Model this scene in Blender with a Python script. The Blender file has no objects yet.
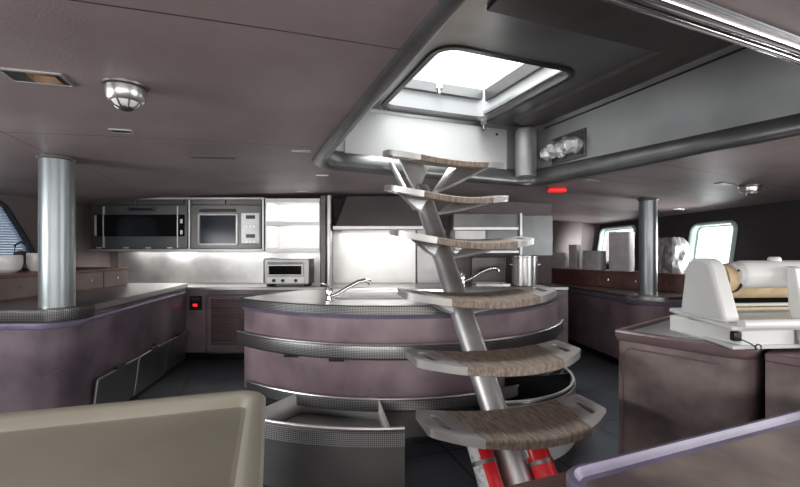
import bpy, bmesh, math, random
from mathutils import Vector, Matrix, geometry, noise
random.seed(7)
C = bpy.context.scene.collection
S = bpy.context.scene
PI = math.pi
F = 410.0; HC = 1.35; HY = 250.0

def sin(d): return math.sin(math.radians(d))
def cos(d): return math.cos(math.radians(d))
def ceil_z(x): return 2.05 - .011*(x+.5)**2
def G(px, py, z):                       # a pixel on the horizontal level z
    Y = (HC-z)*F/(py-HY)
    return Vector(((px-400)/F*Y, Y, z))
def GC(px, py):                         # a pixel on the cambered ceiling
    z = 2.0
    for _ in range(12):
        p = G(px, py, z); z = ceil_z(p.x)
    return Vector((p.x, p.y, z))

# ---------------------------------------------------------------- materials
def nodes(name):
    m = bpy.data.materials.new(name); m.use_nodes = True
    nt = m.node_tree; b = nt.nodes['Principled BSDF']
    return m, nt, b
def N(nt, t, **k):
    n = nt.nodes.new(t)
    for a, v in k.items(): setattr(n, a, v)
    return n
def mat(name, a, b_=None, rough=.5, metal=0, scale=3, rvar=.0, bump=0, bscale=60, stretch=(1,1,1), detail=5, spec=.5, coat=0, lo=.35, hi=.65):
    m, nt, b = nodes(name)
    b.inputs['Roughness'].default_value = rough
    b.inputs['Metallic'].default_value = metal
    b.inputs['Specular IOR Level'].default_value = spec
    b.inputs['Coat Weight'].default_value = coat
    b.inputs['Coat Roughness'].default_value = .25
    b.inputs['Base Color'].default_value = (*a, 1)
    tc = N(nt, 'ShaderNodeTexCoord'); mp = N(nt, 'ShaderNodeMapping'); mp.inputs['Scale'].default_value = stretch
    nt.links.new(tc.outputs['Object'], mp.inputs['Vector'])
    if b_:
        n = N(nt, 'ShaderNodeTexNoise'); n.inputs['Scale'].default_value = scale; n.inputs['Detail'].default_value = detail
        nt.links.new(mp.outputs['Vector'], n.inputs['Vector'])
        r = N(nt, 'ShaderNodeValToRGB')
        r.color_ramp.elements[0].position = lo; r.color_ramp.elements[1].position = hi
        r.color_ramp.elements[0].color = (*a, 1); r.color_ramp.elements[1].color = (*b_, 1)
        nt.links.new(n.outputs['Fac'], r.inputs['Fac']); nt.links.new(r.outputs['Color'], b.inputs['Base Color'])
        if rvar:
            q = N(nt, 'ShaderNodeMapRange'); q.inputs['From Min'].default_value = .3; q.inputs['From Max'].default_value = .7
            q.inputs['To Min'].default_value = rough-rvar; q.inputs['To Max'].default_value = rough+rvar
            nt.links.new(n.outputs['Fac'], q.inputs['Value']); nt.links.new(q.outputs['Result'], b.inputs['Roughness'])
    if bump:
        n2 = N(nt, 'ShaderNodeTexNoise'); n2.inputs['Scale'].default_value = bscale; n2.inputs['Detail'].default_value = 4
        nt.links.new(mp.outputs['Vector'], n2.inputs['Vector'])
        bp = N(nt, 'ShaderNodeBump'); bp.inputs['Strength'].default_value = bump; bp.inputs['Distance'].default_value = .01
        nt.links.new(n2.outputs['Fac'], bp.inputs['Height']); nt.links.new(bp.outputs['Normal'], b.inputs['Normal'])
    return m

M = {}
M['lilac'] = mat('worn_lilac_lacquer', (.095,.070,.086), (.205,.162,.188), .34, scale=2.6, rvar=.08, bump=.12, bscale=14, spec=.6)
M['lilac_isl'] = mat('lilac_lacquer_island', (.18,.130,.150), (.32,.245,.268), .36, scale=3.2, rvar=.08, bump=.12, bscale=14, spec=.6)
M['lilac_rim'] = mat('smooth_lilac_edge', (.125,.105,.170), (.185,.16,.245), .45, scale=6, spec=.6)
M['brownlilac'] = mat('brown_mauve_lacquer', (.092,.066,.068), (.215,.165,.150), .42, scale=5, rvar=.08, bump=.12, bscale=18, spec=.6)
M['mauve_wood'] = mat('mauve_brown_edge', (.13,.085,.088), (.17,.115,.118), .35, scale=8)
M['tabletop'] = mat('mottled_brown_tabletop', (.125,.092,.092), (.33,.27,.235), .5, scale=4, detail=9, rvar=.08, bump=.08, bscale=25)
M['beige'] = mat('beige_moulded_tray', (.285,.27,.215), (.335,.32,.26), .45, scale=1.7, spec=.4, bump=.05, bscale=6)
M['steel'] = mat('brushed_steel', (.44,.44,.43), (.56,.56,.55), .32, 1, scale=2, lo=.2, hi=.8)
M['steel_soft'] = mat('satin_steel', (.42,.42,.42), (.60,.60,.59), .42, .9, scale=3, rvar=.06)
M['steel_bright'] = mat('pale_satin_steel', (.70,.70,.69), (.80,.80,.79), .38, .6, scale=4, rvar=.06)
M['steel_dark'] = mat('dark_tarnished_steel', (.085,.082,.080), (.165,.16,.155), .36, .8, scale=1.6, rvar=.05, lo=.2, hi=.8)
M['steel_hood'] = mat('smoky_steel', (.20,.20,.20), (.36,.36,.355), .34, .85, scale=1.6, rvar=.04, lo=.2, hi=.8)
M['column'] = mat('satin_grey_column', (.27,.30,.305), (.31,.34,.345), .36, .75, scale=3)
M['plate'] = mat('cast_aluminium', (.46,.45,.43), (.56,.55,.53), .38, .7, scale=6)
M['chrome'] = mat('chrome', (.75,.75,.75), None, .12, 1)
M['well'] = mat('grey_satin_well_lining', (.27,.275,.28), (.34,.345,.345), .34, .7, scale=2, rvar=.07)
M['well_panel'] = mat('pale_lacquered_panel', (.62,.63,.62), (.68,.69,.68), .3, .15, scale=2)
M['well_trim'] = mat('dark_metallic_trim', (.15,.15,.15), (.20,.20,.20), .36, .75, scale=4)
M['dark_liner'] = mat('dark_brown_liner', (.085,.075,.075), (.115,.10,.10), .4, scale=4)
M['black'] = mat('black_plastic', (.012,.012,.013), None, .3)
M['blackglass'] = mat('black_oven_glass', (.006,.006,.007), None, .12, spec=.25)
M['blueglass'] = mat('blue_black_glass', (.012,.018,.030), None, .15, spec=.2)
M['rubber'] = mat('dark_rubber', (.03,.03,.03), None, .7)
M['white'] = mat('white_enamel', (.66,.67,.65), (.72,.73,.71), .35, scale=3)
M['white_grey'] = mat('grey_white_enamel', (.55,.56,.55), (.6,.61,.6), .4, scale=3)
M['cream'] = mat('tan_roller_cloth', (.50,.38,.22), (.58,.45,.27), .8, scale=30)
M['brass'] = mat('dull_brass', (.45,.30,.10), None, .3, .9)
M['ceramic'] = mat('white_ceramic', (.75,.75,.73), None, .2)
M['red'] = mat('red_enamel', (.62,.012,.018), (.72,.02,.03), .28, scale=4, coat=.4)
M['label'] = mat('paper_label', (.62,.62,.63), (.38,.38,.40), .6, scale=28, lo=.52, hi=.56)
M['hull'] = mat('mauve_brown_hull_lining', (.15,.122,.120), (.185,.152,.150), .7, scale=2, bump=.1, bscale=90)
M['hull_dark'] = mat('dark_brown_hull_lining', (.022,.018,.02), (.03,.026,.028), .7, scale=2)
M['drawer_wood'] = mat('red_brown_wood', (.17,.085,.065), (.235,.125,.098), .45, scale=5, stretch=(1,1,6))
M['drawer_face'] = mat('mauve_drawer_front', (.20,.148,.135), (.255,.195,.178), .45, scale=5)
M['drawer_dark'] = mat('dark_red_brown_wood', (.105,.045,.036), (.15,.07,.056), .45, scale=6)
M['foam'] = mat('grey_foam', (.42,.40,.41), (.52,.50,.51), .9, scale=9, bump=.3, bscale=40)
M['green_frame'] = mat('pale_green_window_frame', (.42,.56,.50), (.52,.64,.58), .3, scale=3)
M['tray_liner'] = mat('pale_tray_liner', (.62,.62,.61), (.70,.70,.69), .4, .1, scale=4)
M['glow_tan'] = mat('amber_reflector', (.55,.26,.08), None, .25, .8)
M['glazed'] = mat('grey_frosted_panel', (.13,.135,.135), (.21,.215,.215), .3, .5, scale=2)
M['white_paint'] = mat('white_gloss_paint', (.42,.43,.43), None, .35)

# teak tread: boards across, slats seen as fine dark grooves
def teak():
    m, nt, b = nodes('weathered_teak')
    tc = N(nt, 'ShaderNodeTexCoord')
    mp = N(nt, 'ShaderNodeMapping'); mp.inputs['Scale'].default_value = (15, 2.5, 5)
    nt.links.new(tc.outputs['Object'], mp.inputs['Vector'])
    n = N(nt, 'ShaderNodeTexNoise'); n.inputs['Scale'].default_value = 5; n.inputs['Detail'].default_value = 7; n.inputs['Distortion'].default_value = .6
    nt.links.new(mp.outputs['Vector'], n.inputs['Vector'])
    r = N(nt, 'ShaderNodeValToRGB'); r.color_ramp.elements[0].position = .3; r.color_ramp.elements[1].position = .72
    r.color_ramp.elements[0].color = (.11,.084,.066,1); r.color_ramp.elements[1].color = (.35,.275,.215,1)
    nt.links.new(n.outputs['Fac'], r.inputs['Fac'])
    nt.links.new(r.outputs['Color'], b.inputs['Base Color'])
    bp = N(nt, 'ShaderNodeBump'); bp.inputs['Strength'].default_value = .4; bp.inputs['Distance'].default_value = .004
    nt.links.new(n.outputs['Fac'], bp.inputs['Height']); nt.links.new(bp.outputs['Normal'], b.inputs['Normal'])
    b.inputs['Roughness'].default_value = .62
    return m
M['teak'] = teak()

def perforated():
    m, nt, b = nodes('perforated_steel')
    tc = N(nt, 'ShaderNodeTexCoord')
    v = N(nt, 'ShaderNodeTexVoronoi'); v.inputs['Scale'].default_value = 95; v.inputs['Randomness'].default_value = 0
    nt.links.new(tc.outputs['UV'], v.inputs['Vector'])
    r = N(nt, 'ShaderNodeValToRGB'); r.color_ramp.elements[0].position = .30; r.color_ramp.elements[1].position = .36
    r.color_ramp.elements[0].color = (.02,.02,.02,1); r.color_ramp.elements[1].color = (.38,.38,.375,1)
    nt.links.new(v.outputs['Distance'], r.inputs['Fac']); nt.links.new(r.outputs['Color'], b.inputs['Base Color'])
    b.inputs['Metallic'].default_value = .9; b.inputs['Roughness'].default_value = .3
    return m
M['perf'] = perforated()

def floor_mat():
    m, nt, b = nodes('dark_blue_grey_tiles')
    tc = N(nt, 'ShaderNodeTexCoord'); mp = N(nt, 'ShaderNodeMapping'); mp.inputs['Rotation'].default_value = (0,0,math.radians(-20))
    nt.links.new(tc.outputs['Object'], mp.inputs['Vector'])
    br = N(nt, 'ShaderNodeTexBrick'); br.offset = 0; br.inputs['Scale'].default_value = 1
    br.inputs['Brick Width'].default_value = .62; br.inputs['Row Height'].default_value = .62; br.inputs['Mortar Size'].default_value = .006
    br.inputs['Color1'].default_value = (.085,.097,.112,1); br.inputs['Color2'].default_value = (.105,.118,.133,1); br.inputs['Mortar'].default_value = (.008,.008,.009,1)
    nt.links.new(mp.outputs['Vector'], br.inputs['Vector']); nt.links.new(br.outputs['Color'], b.inputs['Base Color'])
    b.inputs['Roughness'].default_value = .28
    return m
M['floor'] = floor_mat()

def ceiling_mat():
    m, nt, b = nodes('brown_mauve_ceiling_lining')
    tc = N(nt, 'ShaderNodeTexCoord')
    n = N(nt, 'ShaderNodeTexNoise'); n.inputs['Scale'].default_value = 1.6; n.inputs['Detail'].default_value = 6
    nt.links.new(tc.outputs['Object'], n.inputs['Vector'])
    r = N(nt, 'ShaderNodeValToRGB'); r.color_ramp.elements[0].position = .3; r.color_ramp.elements[1].position = .7
    r.color_ramp.elements[0].color = (.225,.172,.170,1); r.color_ramp.elements[1].color = (.315,.252,.248,1)
    nt.links.new(n.outputs['Fac'], r.inputs['Fac'])
    sx = N(nt, 'ShaderNodeSeparateXYZ')
    prev = None
    def line(p, q, w=.0035, t0=None):
        nonlocal prev
        d = Vector((q.x-p.x, q.y-p.y, 0)).normalized(); nrm = Vector((-d.y, d.x, 0)); off = nrm.dot(Vector((p.x,p.y,0)))
        dot = N(nt, 'ShaderNodeVectorMath', operation='DOT_PRODUCT'); dot.inputs[1].default_value = nrm
        nt.links.new(tc.outputs['Object'], dot.inputs[0])
        s = N(nt, 'ShaderNodeMath', operation='SUBTRACT'); s.inputs[1].default_value = off; nt.links.new(dot.outputs['Value'], s.inputs[0])
        a = N(nt, 'ShaderNodeMath', operation='ABSOLUTE'); nt.links.new(s.outputs[0], a.inputs[0])
        l = N(nt, 'ShaderNodeMath', operation='LESS_THAN'); l.inputs[1].default_value = w; nt.links.new(a.outputs[0], l.inputs[0])
        out = l
        if t0 is not None:                                   # only one side of a cross seam
            d2 = N(nt, 'ShaderNodeVectorMath', operation='DOT_PRODUCT'); d2.inputs[1].default_value = d
            nt.links.new(tc.outputs['Object'], d2.inputs[0])
            g = N(nt, 'ShaderNodeMath', operation='GREATER_THAN'); g.inputs[1].default_value = d.dot(Vector((p.x,p.y,0)))
            nt.links.new(d2.outputs['Value'], g.inputs[0])
            mu = N(nt, 'ShaderNodeMath', operation='MULTIPLY'); nt.links.new(l.outputs[0], mu.inputs[0]); nt.links.new(g.outputs[0], mu.inputs[1]); out = mu
        if prev is None: prev = out
        else:
            x = N(nt, 'ShaderNodeMath', operation='MAXIMUM'); nt.links.new(prev.outputs[0], x.inputs[0]); nt.links.new(out.outputs[0], x.inputs[1]); prev = x
    line(GC(120,7), GC(385,47))
    line(GC(0,132), GC(310,147))
    line(GC(640,158.5+2), GC(800,190), t0=1)
    line(GC(600,179), GC(720,197), t0=1)
    line(GC(52,156), GC(0,131), t0=1, w=.003)
    line(GC(95,172), GC(132,190), t0=1, w=.003)
    mx = N(nt, 'ShaderNodeMix', data_type='RGBA'); nt.links.new(prev.outputs[0], mx.inputs['Factor'])
    nt.links.new(r.outputs['Color'], mx.inputs['A']); mx.inputs['B'].default_value = (.03,.018,.018,1)
    nt.links.new(mx.outputs['Result'], b.inputs['Base Color'])
    b.inputs['Roughness'].default_value = .5
    n2 = N(nt, 'ShaderNodeTexNoise'); n2.inputs['Scale'].default_value = 120
    nt.links.new(tc.outputs['Object'], n2.inputs['Vector'])
    bp = N(nt, 'ShaderNodeBump'); bp.inputs['Strength'].default_value = .12; bp.inputs['Distance'].default_value = .01
    nt.links.new(n2.outputs['Fac'], bp.inputs['Height']); nt.links.new(bp.outputs['Normal'], b.inputs['Normal'])
    return m
M['ceiling'] = ceiling_mat()

def glass_mat(name, col, alpha):
    m, nt, b = nodes(name)
    b.inputs['Base Color'].default_value = (*col, 1); b.inputs['Roughness'].default_value = .02
    b.inputs['Alpha'].default_value = alpha; b.inputs['IOR'].default_value = 1.45
    return m
M['pane'] = glass_mat('clear_pane', (.8,.85,.85), .06)
M['plastic_film'] = mat('crumpled_plastic_film', (.16,.145,.15), (.30,.28,.29), .3, scale=12, bump=.8, bscale=18)
M['foil'] = mat('crumpled_foil', (.6,.6,.6), (.8,.8,.8), .35, .5, scale=12, bump=1.0, bscale=22)
def emit(name, col, s):
    m, nt, b = nodes(name); b.inputs['Emission Color'].default_value = (*col,1); b.inputs['Emission Strength'].default_value = s
    b.inputs['Base Color'].default_value = (*col,1); return m
M['red_glow'] = emit('red_lens', (.8,.02,.02), .75)
M['led_red'] = emit('red_indicator', (1,.02,.02), 1.6)
M['lamp_glow'] = emit('lamp_lens', (1,.97,.9), 1.3)
M['strip_glow'] = emit('strip_lens', (1,.98,.95), 2.0)

# ---------------------------------------------------------------- mesh helpers
class B:
    def __init__(s): s.v = []; s.f = []; s.uv = {}
    def add(s, vs, fs, uv=None):
        n = len(s.v); s.v += [Vector(p) for p in vs]
        for f in fs: s.f.append([i+n for i in f])
        if uv:
            for k, w in enumerate(uv): s.uv[n+k] = w
        return s
    def box(s, a, b, mx=None):
        vs = [Vector((x,y,z)) for z in (a[2],b[2]) for y in (a[1],b[1]) for x in (a[0],b[0])]
        if mx: vs = [mx @ v for v in vs]
        return s.add(vs, [(0,2,3,1),(4,5,7,6),(0,1,5,4),(1,3,7,5),(3,2,6,7),(2,0,4,6)])
    def prism(s, pts, z0, z1, mx=None, top=None):
        n = len(pts); t = top or pts
        vs = [Vector((p[0],p[1],z0)) for p in pts]+[Vector((p[0],p[1],z1)) for p in t]
        if mx: vs = [mx @ v for v in vs]
        fs = [tuple(range(n-1,-1,-1)), tuple(range(n,2*n))]+[(i,(i+1)%n,n+(i+1)%n,n+i) for i in range(n)]
        return s.add(vs, fs)
    def rings(s, rings, cap0=False, cap1=False, closed=True):
        n = len(rings[0]); vs = [p for r in rings for p in r]; fs = []
        for k in range(len(rings)-1):
            for i in range(n if closed else n-1):
                j = (i+1)%n; fs.append((k*n+i, k*n+j, (k+1)*n+j, (k+1)*n+i))
        if cap0: fs.append(tuple(range(n-1,-1,-1)))
        if cap1: fs.append(tuple(range((len(rings)-1)*n, len(rings)*n)))
        return s.add(vs, fs)
    def tube(s, pts, r, seg=14, cap=True):
        pts = [Vector(p) for p in pts]; R = []
        for i, p in enumerate(pts):
            d = (pts[min(i+1,len(pts)-1)]-pts[max(i-1,0)]).normalized()
            up = Vector((0,0,1)) if abs(d.z) < .95 else Vector((1,0,0))
            a = d.cross(up).normalized(); b = a.cross(d).normalized()
            rr = r[i] if isinstance(r,(list,tuple)) else r
            R.append([p+rr*(math.cos(t)*a+math.sin(t)*b) for t in [2*PI*k/seg for k in range(seg)]])
        return s.rings(R, cap, cap)
    def lathe(s, prof, c=(0,0,0), seg=28, mx=None):
        R = [[Vector((c[0]+r*math.cos(t), c[1]+r*math.sin(t), c[2]+z)) for t in [2*PI*k/seg for k in range(seg)]] for r, z in prof]
        if mx: R = [[mx @ p for p in q] for q in R]
        return s.rings(R, prof[0][0] > 1e-4, prof[-1][0] > 1e-4)
    def sweep(s, path, prof, closed=False):
        """prof: (n, z) offsets to the left normal of a plan path; z absolute. carries UV along path for patterns."""
        n = len(path); L = 0; vs = []; uv = []; m = len(prof)
        pl = [0]
        for a, b in zip(prof, prof[1:]): pl.append(pl[-1]+math.hypot(b[0]-a[0], b[1]-a[1]))
        for i in range(n):
            p = Vector(path[i][:2])
            if closed: a, b = Vector(path[i-1][:2]), Vector(path[(i+1)%n][:2])
            else: a, b = Vector(path[max(i-1,0)][:2]), Vector(path[min(i+1,n-1)][:2])
            d = (b-a).normalized(); nn = Vector((-d.y, d.x))
            if i: L += (p-Vector(path[i-1][:2])).length
            zo = path[i][2] if len(path[i]) > 2 else 0
            for k, (o, z) in enumerate(prof):
                q = p+nn*o; vs.append((q.x, q.y, z+zo)); uv.append((L, pl[k]))
        fs = []
        for i in range(n if closed else n-1):
            j = (i+1)%n
            for k in range(m-1): fs.append((i*m+k, j*m+k, j*m+k+1, i*m+k+1))
        if not closed and prof[0] == prof[-1]:
            fs.append(tuple(range(m-2,-1,-1))); fs.append(tuple((n-1)*m+k for k in range(m-1)))
        return s.add(vs, fs, uv)

def W(o):
    return (W(o.parent) if o.parent else Matrix.Identity(4)) @ o.matrix_basis
def obj(name, b, mt, parent=None, world=True, bevel=0, smooth=None, seg=2, label=None):
    me = bpy.data.meshes.new(name)
    inv = W(parent).inverted() if (parent and world) else Matrix.Identity(4)
    me.from_pydata([inv @ v for v in b.v], [], b.f)
    if b.uv:
        ul = me.uv_layers.new(name='UV')
        for lp in me.loops: ul.data[lp.index].uv = b.uv.get(lp.vertex_index, (0,0))
    bm = bmesh.new(); bm.from_mesh(me); bmesh.ops.recalc_face_normals(bm, faces=bm.faces); bm.to_mesh(me); bm.free()
    me.materials.append(M[mt] if isinstance(mt,str) else mt)
    o = bpy.data.objects.new(name, me); C.objects.link(o); o.parent = parent
    if bevel:
        md = o.modifiers.new('bevel','BEVEL'); md.width = bevel; md.segments = seg; md.limit_method = 'ANGLE'; md.angle_limit = math.radians(40)
    if smooth or (smooth is None):
        me.shade_smooth()
        try: me.set_sharp_from_angle(angle=math.radians(smooth or 35))
        except Exception: pass
    if label: o['label'] = label
    return o
def thing(name, label, cat, loc=(0,0,0), rz=0, group=None):
    o = bpy.data.objects.new(name, None); C.objects.link(o)
    o.empty_display_size = .1
    o.location = loc; o.rotation_euler = (0,0,rz); o['label'] = label; o['category'] = cat
    if group: o['group'] = group
    return o
def tag(o, label, cat, group=None):
    o['label'] = label; o['category'] = cat
    if group: o['group'] = group
    return o
def struct(o): o['kind'] = 'structure'; return o
def copy_tree(o, parent=None):
    c = o.copy(); C.objects.link(c); c.parent = parent
    for ch in list(o.children): copy_tree(ch, c)
    return c

def rrect(cx, cy, w, h, r, yaw=0, inset=0, seg=8):
    w2, h2 = w/2-inset, h/2-inset; r = max(r-inset, .004); out = []
    cy_, sy_ = cos(yaw), sin(yaw)
    for sx, sy, a0 in ((1,1,0),(-1,1,90),(-1,-1,180),(1,-1,270)):
        for k in range(seg+1):
            a = a0+90*k/seg
            x = sx*(w2-r)+r*cos(a); y = sy*(h2-r)+r*sin(a)
            out.append(Vector((cx+x*cy_-y*sy_, cy+x*sy_+y*cy_)))
    return out
def flat_with_holes(outer, holes, fn, cuts=None):
    """outer/holes: 2D loops; fn maps (a,b) to a 3D point; cuts = (lo, hi, step) slices along the first coordinate"""
    polys = [[Vector((p[0],p[1],0)) for p in L] for L in [outer]+holes]
    tri = geometry.tessellate_polygon(polys)
    flat = [p for L in polys for p in L]
    bm = bmesh.new(); vs = [bm.verts.new(p) for p in flat]
    for t in tri:
        try: bm.faces.new([vs[i] for i in t])
        except ValueError: pass
    if cuts:
        a = cuts[0]
        while a < cuts[1]:
            bmesh.ops.bisect_plane(bm, geom=bm.verts[:]+bm.edges[:]+bm.faces[:], plane_co=(a,0,0), plane_no=(1,0,0)); a += cuts[2]
    bm.verts.ensure_lookup_table(); bm.verts.index_update()
    b = B(); b.add([fn(v.co.x, v.co.y) for v in bm.verts], [[v.index for v in f.verts] for f in bm.faces]); bm.free()
    return b
def thick(o, t, off=-1):
    md = o.modifiers.new('thickness','SOLIDIFY'); md.thickness = t; md.offset = off; return o

# ---------------------------------------------------------------- room shell
YW = 21
U = Vector((cos(YW), sin(YW))); V = Vector((-sin(YW), cos(YW)))
def uv(u, v): return U*u+V*v
WU0, WU1, WV0, WV1 = .53, 2.72, .75, 3.41
wc = uv((WU0+WU1)/2, (WV0+WV1)/2)
def well(inset, seg=10, r=.26): return rrect(wc.x, wc.y, WU1-WU0, WV1-WV0, r, YW, inset, seg)

XL, XR, YB, YB2, YN = -3.85, 3.75, 5.6, 7.95, -2.2
XP = 2.07                                      # where the galley bulkhead ends
def wallx_l(z): return XL-.18*max(0,z-1.0)
def wallx_r(z): return XR+.14*max(0,z-1.0)

b = B().box((-5,YN-.1,-.1),(5,8.2,0)); struct(obj('floor', b, 'floor'))
cb = flat_with_holes([(-4.3,YN-.1),(4.3,YN-.1),(4.3,8.1),(-4.3,8.1)], [well(0)[::-1]], lambda x,y: Vector((x,y,ceil_z(x))), (-4.2,4.3,.15))
o = struct(obj('ceiling', cb, 'ceiling')); 

def hole(y0, y1, z0, z1, r): return [(p.x,p.y) for p in rrect((y0+y1)/2,(z0+z1)/2,y1-y0,z1-z0,r)]
w1 = (6.7,7.82,1.12,1.74,.1); w2 = (4.68,5.36,1.085,1.665,.09)
wl = (2.9,4.02,1.17,1.80,.12)
wn1 = (.6,1.9,1.1,1.7,.1)
b = flat_with_holes([(YN,0),(8,0),(8,2.03),(YN,2.03)], [hole(*w1)[::-1], hole(*w2)[::-1], hole(.2,1.6,1.1,1.66,.09)[::-1], hole(-1.6,-.4,1.1,1.66,.09)[::-1]], lambda a,z: Vector((wallx_r(z),a,z)))
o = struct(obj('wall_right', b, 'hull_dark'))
LW = [(3.15,1.18),(4.41,1.18),(4.37,1.30),(4.27,1.54),(4.15,1.78),(4.05,1.85),(3.15,1.86)]
b = flat_with_holes([(YN,0),(5.7,0),(5.7,2.03),(YN,2.03)], [LW[::-1], hole(.4,1.8,1.1,1.7,.09)[::-1], hole(-1.6,-.4,1.1,1.7,.09)[::-1]], lambda a,z: Vector((wallx_l(z),a,z)))
struct(obj('wall_left', b, 'hull'))
b = B().box((XL-.2,YB,0),(XP,YB+.1,2.06)); b.box((XP-.1,YB+.1,0),(XP,YB2,2.02)); struct(obj('wall_back', b, 'hull'))
b = B().box((XP-.1,YB2,0),(4.2,YB2+.1,2.0)); struct(obj('wall_alcove', b, 'hull'))
b = B().box((XL-.3,YN-.1,0),(4.2,YN,2.06)); struct(obj('wall_front', b, 'hull'))

def window(name, lab, y0, y1, z0, z1, r, wx, fr, side, mt='green_frame', n=None):
    o = bpy.data.objects.new(name, None); C.objects.link(o); o.location = (wx(z0), (y0+y1)/2, z0); struct(o)
    def ring(ins, dx):
        return [Vector((wx(p.y)+dx, p.x, p.y)) for p in rrect((y0+y1)/2,(z0+z1)/2,y1-y0,z1-z0,r,0,ins)]
    s = -side
    b = B().rings([ring(-.03,0), ring(-.03,s*.02), ring(-.015,s*.035), ring(0.0,s*.03), ring(.012,s*.012), ring(.014,-s*.05), ring(.03,-s*.055),ring(.032,-s*.10), ring(-.02,-s*.11)])
    obj('window_frame', b, mt, o)
    b = B(); R = ring(.03,-s*.07); b.add(R, [tuple(range(len(R)))]); obj('window_pane', b, 'pane', o)
    return o
window('window_1', '', *w1, wallx_r, 0, 1)
window('window_2', '', *w2, wallx_r, 0, 1)
# left window with slanted front edge, venetian blind
o = bpy.data.objects.new('window_3', None); C.objects.link(o); o.location = (wallx_l(1.2),3.6,1.2); struct(o)
def poly_ins(P, k):
    c = Vector((sum(p[0] for p in P)/len(P), sum(p[1] for p in P)/len(P)))
    return [c+(Vector(p)-c)*(1-k) for p in P]
def lring(k, dx): return [Vector((wallx_l(p[1])+dx, p[0], p[1])) for p in poly_ins(LW,k)]
b = B().rings([lring(-.05,0), lring(-.05,.02), lring(0,.02), lring(0.01,-.08), lring(-.05,-.09)]); obj('window_frame', b, 'black', o)
b = B(); R = lring(0,-.085); b.add(R,[tuple(range(len(R)))]); obj('window_pane', b, 'pane', o)
def louver():
    m, nt, bb = nodes('blue_grey_slats')
    bb.inputs['Base Color'].default_value = (.30,.37,.44,1); bb.inputs['Roughness'].default_value = .5
    tr = N(nt,'ShaderNodeBsdfTranslucent'); tr.inputs['Color'].default_value = (.16,.21,.27,1)
    mx = N(nt,'ShaderNodeMixShader'); mx.inputs[0].default_value = .5
    nt.links.new(bb.outputs[0], mx.inputs[1]); nt.links.new(tr.outputs[0], mx.inputs[2])
    nt.links.new(mx.outputs[0], nt.nodes['Material Output'].inputs['Surface'])
    return m
b = B(); z = 1.21
while z < 1.84:
    ymax = next(a[0]+(c[0]-a[0])*(z-a[1])/(c[1]-a[1]) for a, c in zip(LW[1:],LW[2:]) if z <= c[1]+.02)+.01
    x = wallx_l(z)-.045
    b.add([(x-.012,3.15,z),(x+.014,3.15,z+.010),(x-.004,3.15,z+.0245),(x-.004,ymax,z+.0245),(x+.014,ymax,z+.010),(x-.012,ymax,z)], [(0,1,4,5),(1,2,3,4)])
    z += .026
obj('blind', b, louver(), o, smooth=5)

# ---------------------------------------------------------------- hatch well in the ceiling
ZH = 2.58
H = thing('hatch_well', 'rectangular metal-lined hatch recess in the ceiling above the ladder, open to white sky', 'hatch', (wc.x,wc.y,2.03))
hol_c = uv((1.12+2.16)/2,(2.2+3.36)/2)
def opening(inset, seg=8): return rrect(hol_c.x, hol_c.y, 1.04, 1.16, .12, YW, inset, seg)
R0 = [Vector((p.x,p.y,ceil_z(p.x)-.005)) for p in well(.02)]
R1 = [Vector((p.x,p.y,ZH-.05)) for p in well(.02)]; R1b = [Vector((p.x,p.y,ZH-.015)) for p in well(.035)]; R2 = [Vector((p.x,p.y,ZH)) for p in well(.07)]
b = B().rings([R0,R1,R1b,R2]); obj('well_wall', b, 'well', H)
b = flat_with_holes([tuple(p) for p in well(.07)], [opening(0)[::-1]], lambda x,y: Vector((x,y,ZH)))
obj('upper_panel', b, 'well', H)
# rounded edge trim, follows the camber
prof = [(-.045,0),(-.05,-.012),(-.035,-.03),(0,-.036),(.03,-.028),(.045,-.005),(.045,.05),(.035,.07)]
b = B(); Rr = []
for ins, dz in [(-.03,.0),(-.034,-.012),(-.018,-.030),(.01,-.040),(.04,-.036),(.062,-.018),(.070,.01),(.066,.045),(.052,.085),(.034,.115),(.019,.13)]:
    L = []
    for p0_, pi_ in zip(well(0), well(ins)):
        f = min(1, max(0, (p0_.dot(V)-.75)/.55)); f = .38+.62*f*f*(3-2*f)
        p = p0_+(pi_-p0_)*f; L.append(Vector((p.x,p.y,ceil_z(p.x)+dz*f)))
    Rr.append(L)
b.rings(Rr); obj('edge_trim', b, 'well_trim', H)
# bright bead on near side and a slim bead all round
# near lip: polished double bar
nb = B()
for dv, rr in ((-.012,.017),(.030,.011)):
    pts = [uv(u, WV0+.015+dv) for u in (.78,2.48)]
    nb.tube([(pts[0].x,pts[0].y,ceil_z(pts[0].x)-.035),((pts[0].x+pts[1].x)/2,(pts[0].y+pts[1].y)/2,ceil_z((pts[0].x+pts[1].x)/2)-.035),(pts[1].x,pts[1].y,ceil_z(pts[1].x)-.035)], rr)
obj('polished_bar', nb, 'chrome', H)
# far access panel
def fr(u, z, d): p = uv(u, WV1-.02-d); return Vector((p.x,p.y,z))
b = B(); b.box((0,0,0),(1,1,1)); 
def slab_far(u0,u1,z0,z1,d0,d1): return B().add([fr(u,z,d) for z in (z0,z1) for d in (d0,d1) for u in (u0,u1)], [(0,2,3,1),(4,5,7,6),(0,1,5,4),(1,3,7,5),(3,2,6,7),(2,0,4,6)])
obj('access_panel', slab_far(.80,2.42,2.085,2.53,.0,.012), 'well_panel', H, bevel=.004)
for u in (.93,2.30):
    b = B(); p = fr(u,2.47,.012); q = fr(u,2.47,.022); b.tube([p,q],.012,12); obj('bolt', b, 'black', H)
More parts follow.
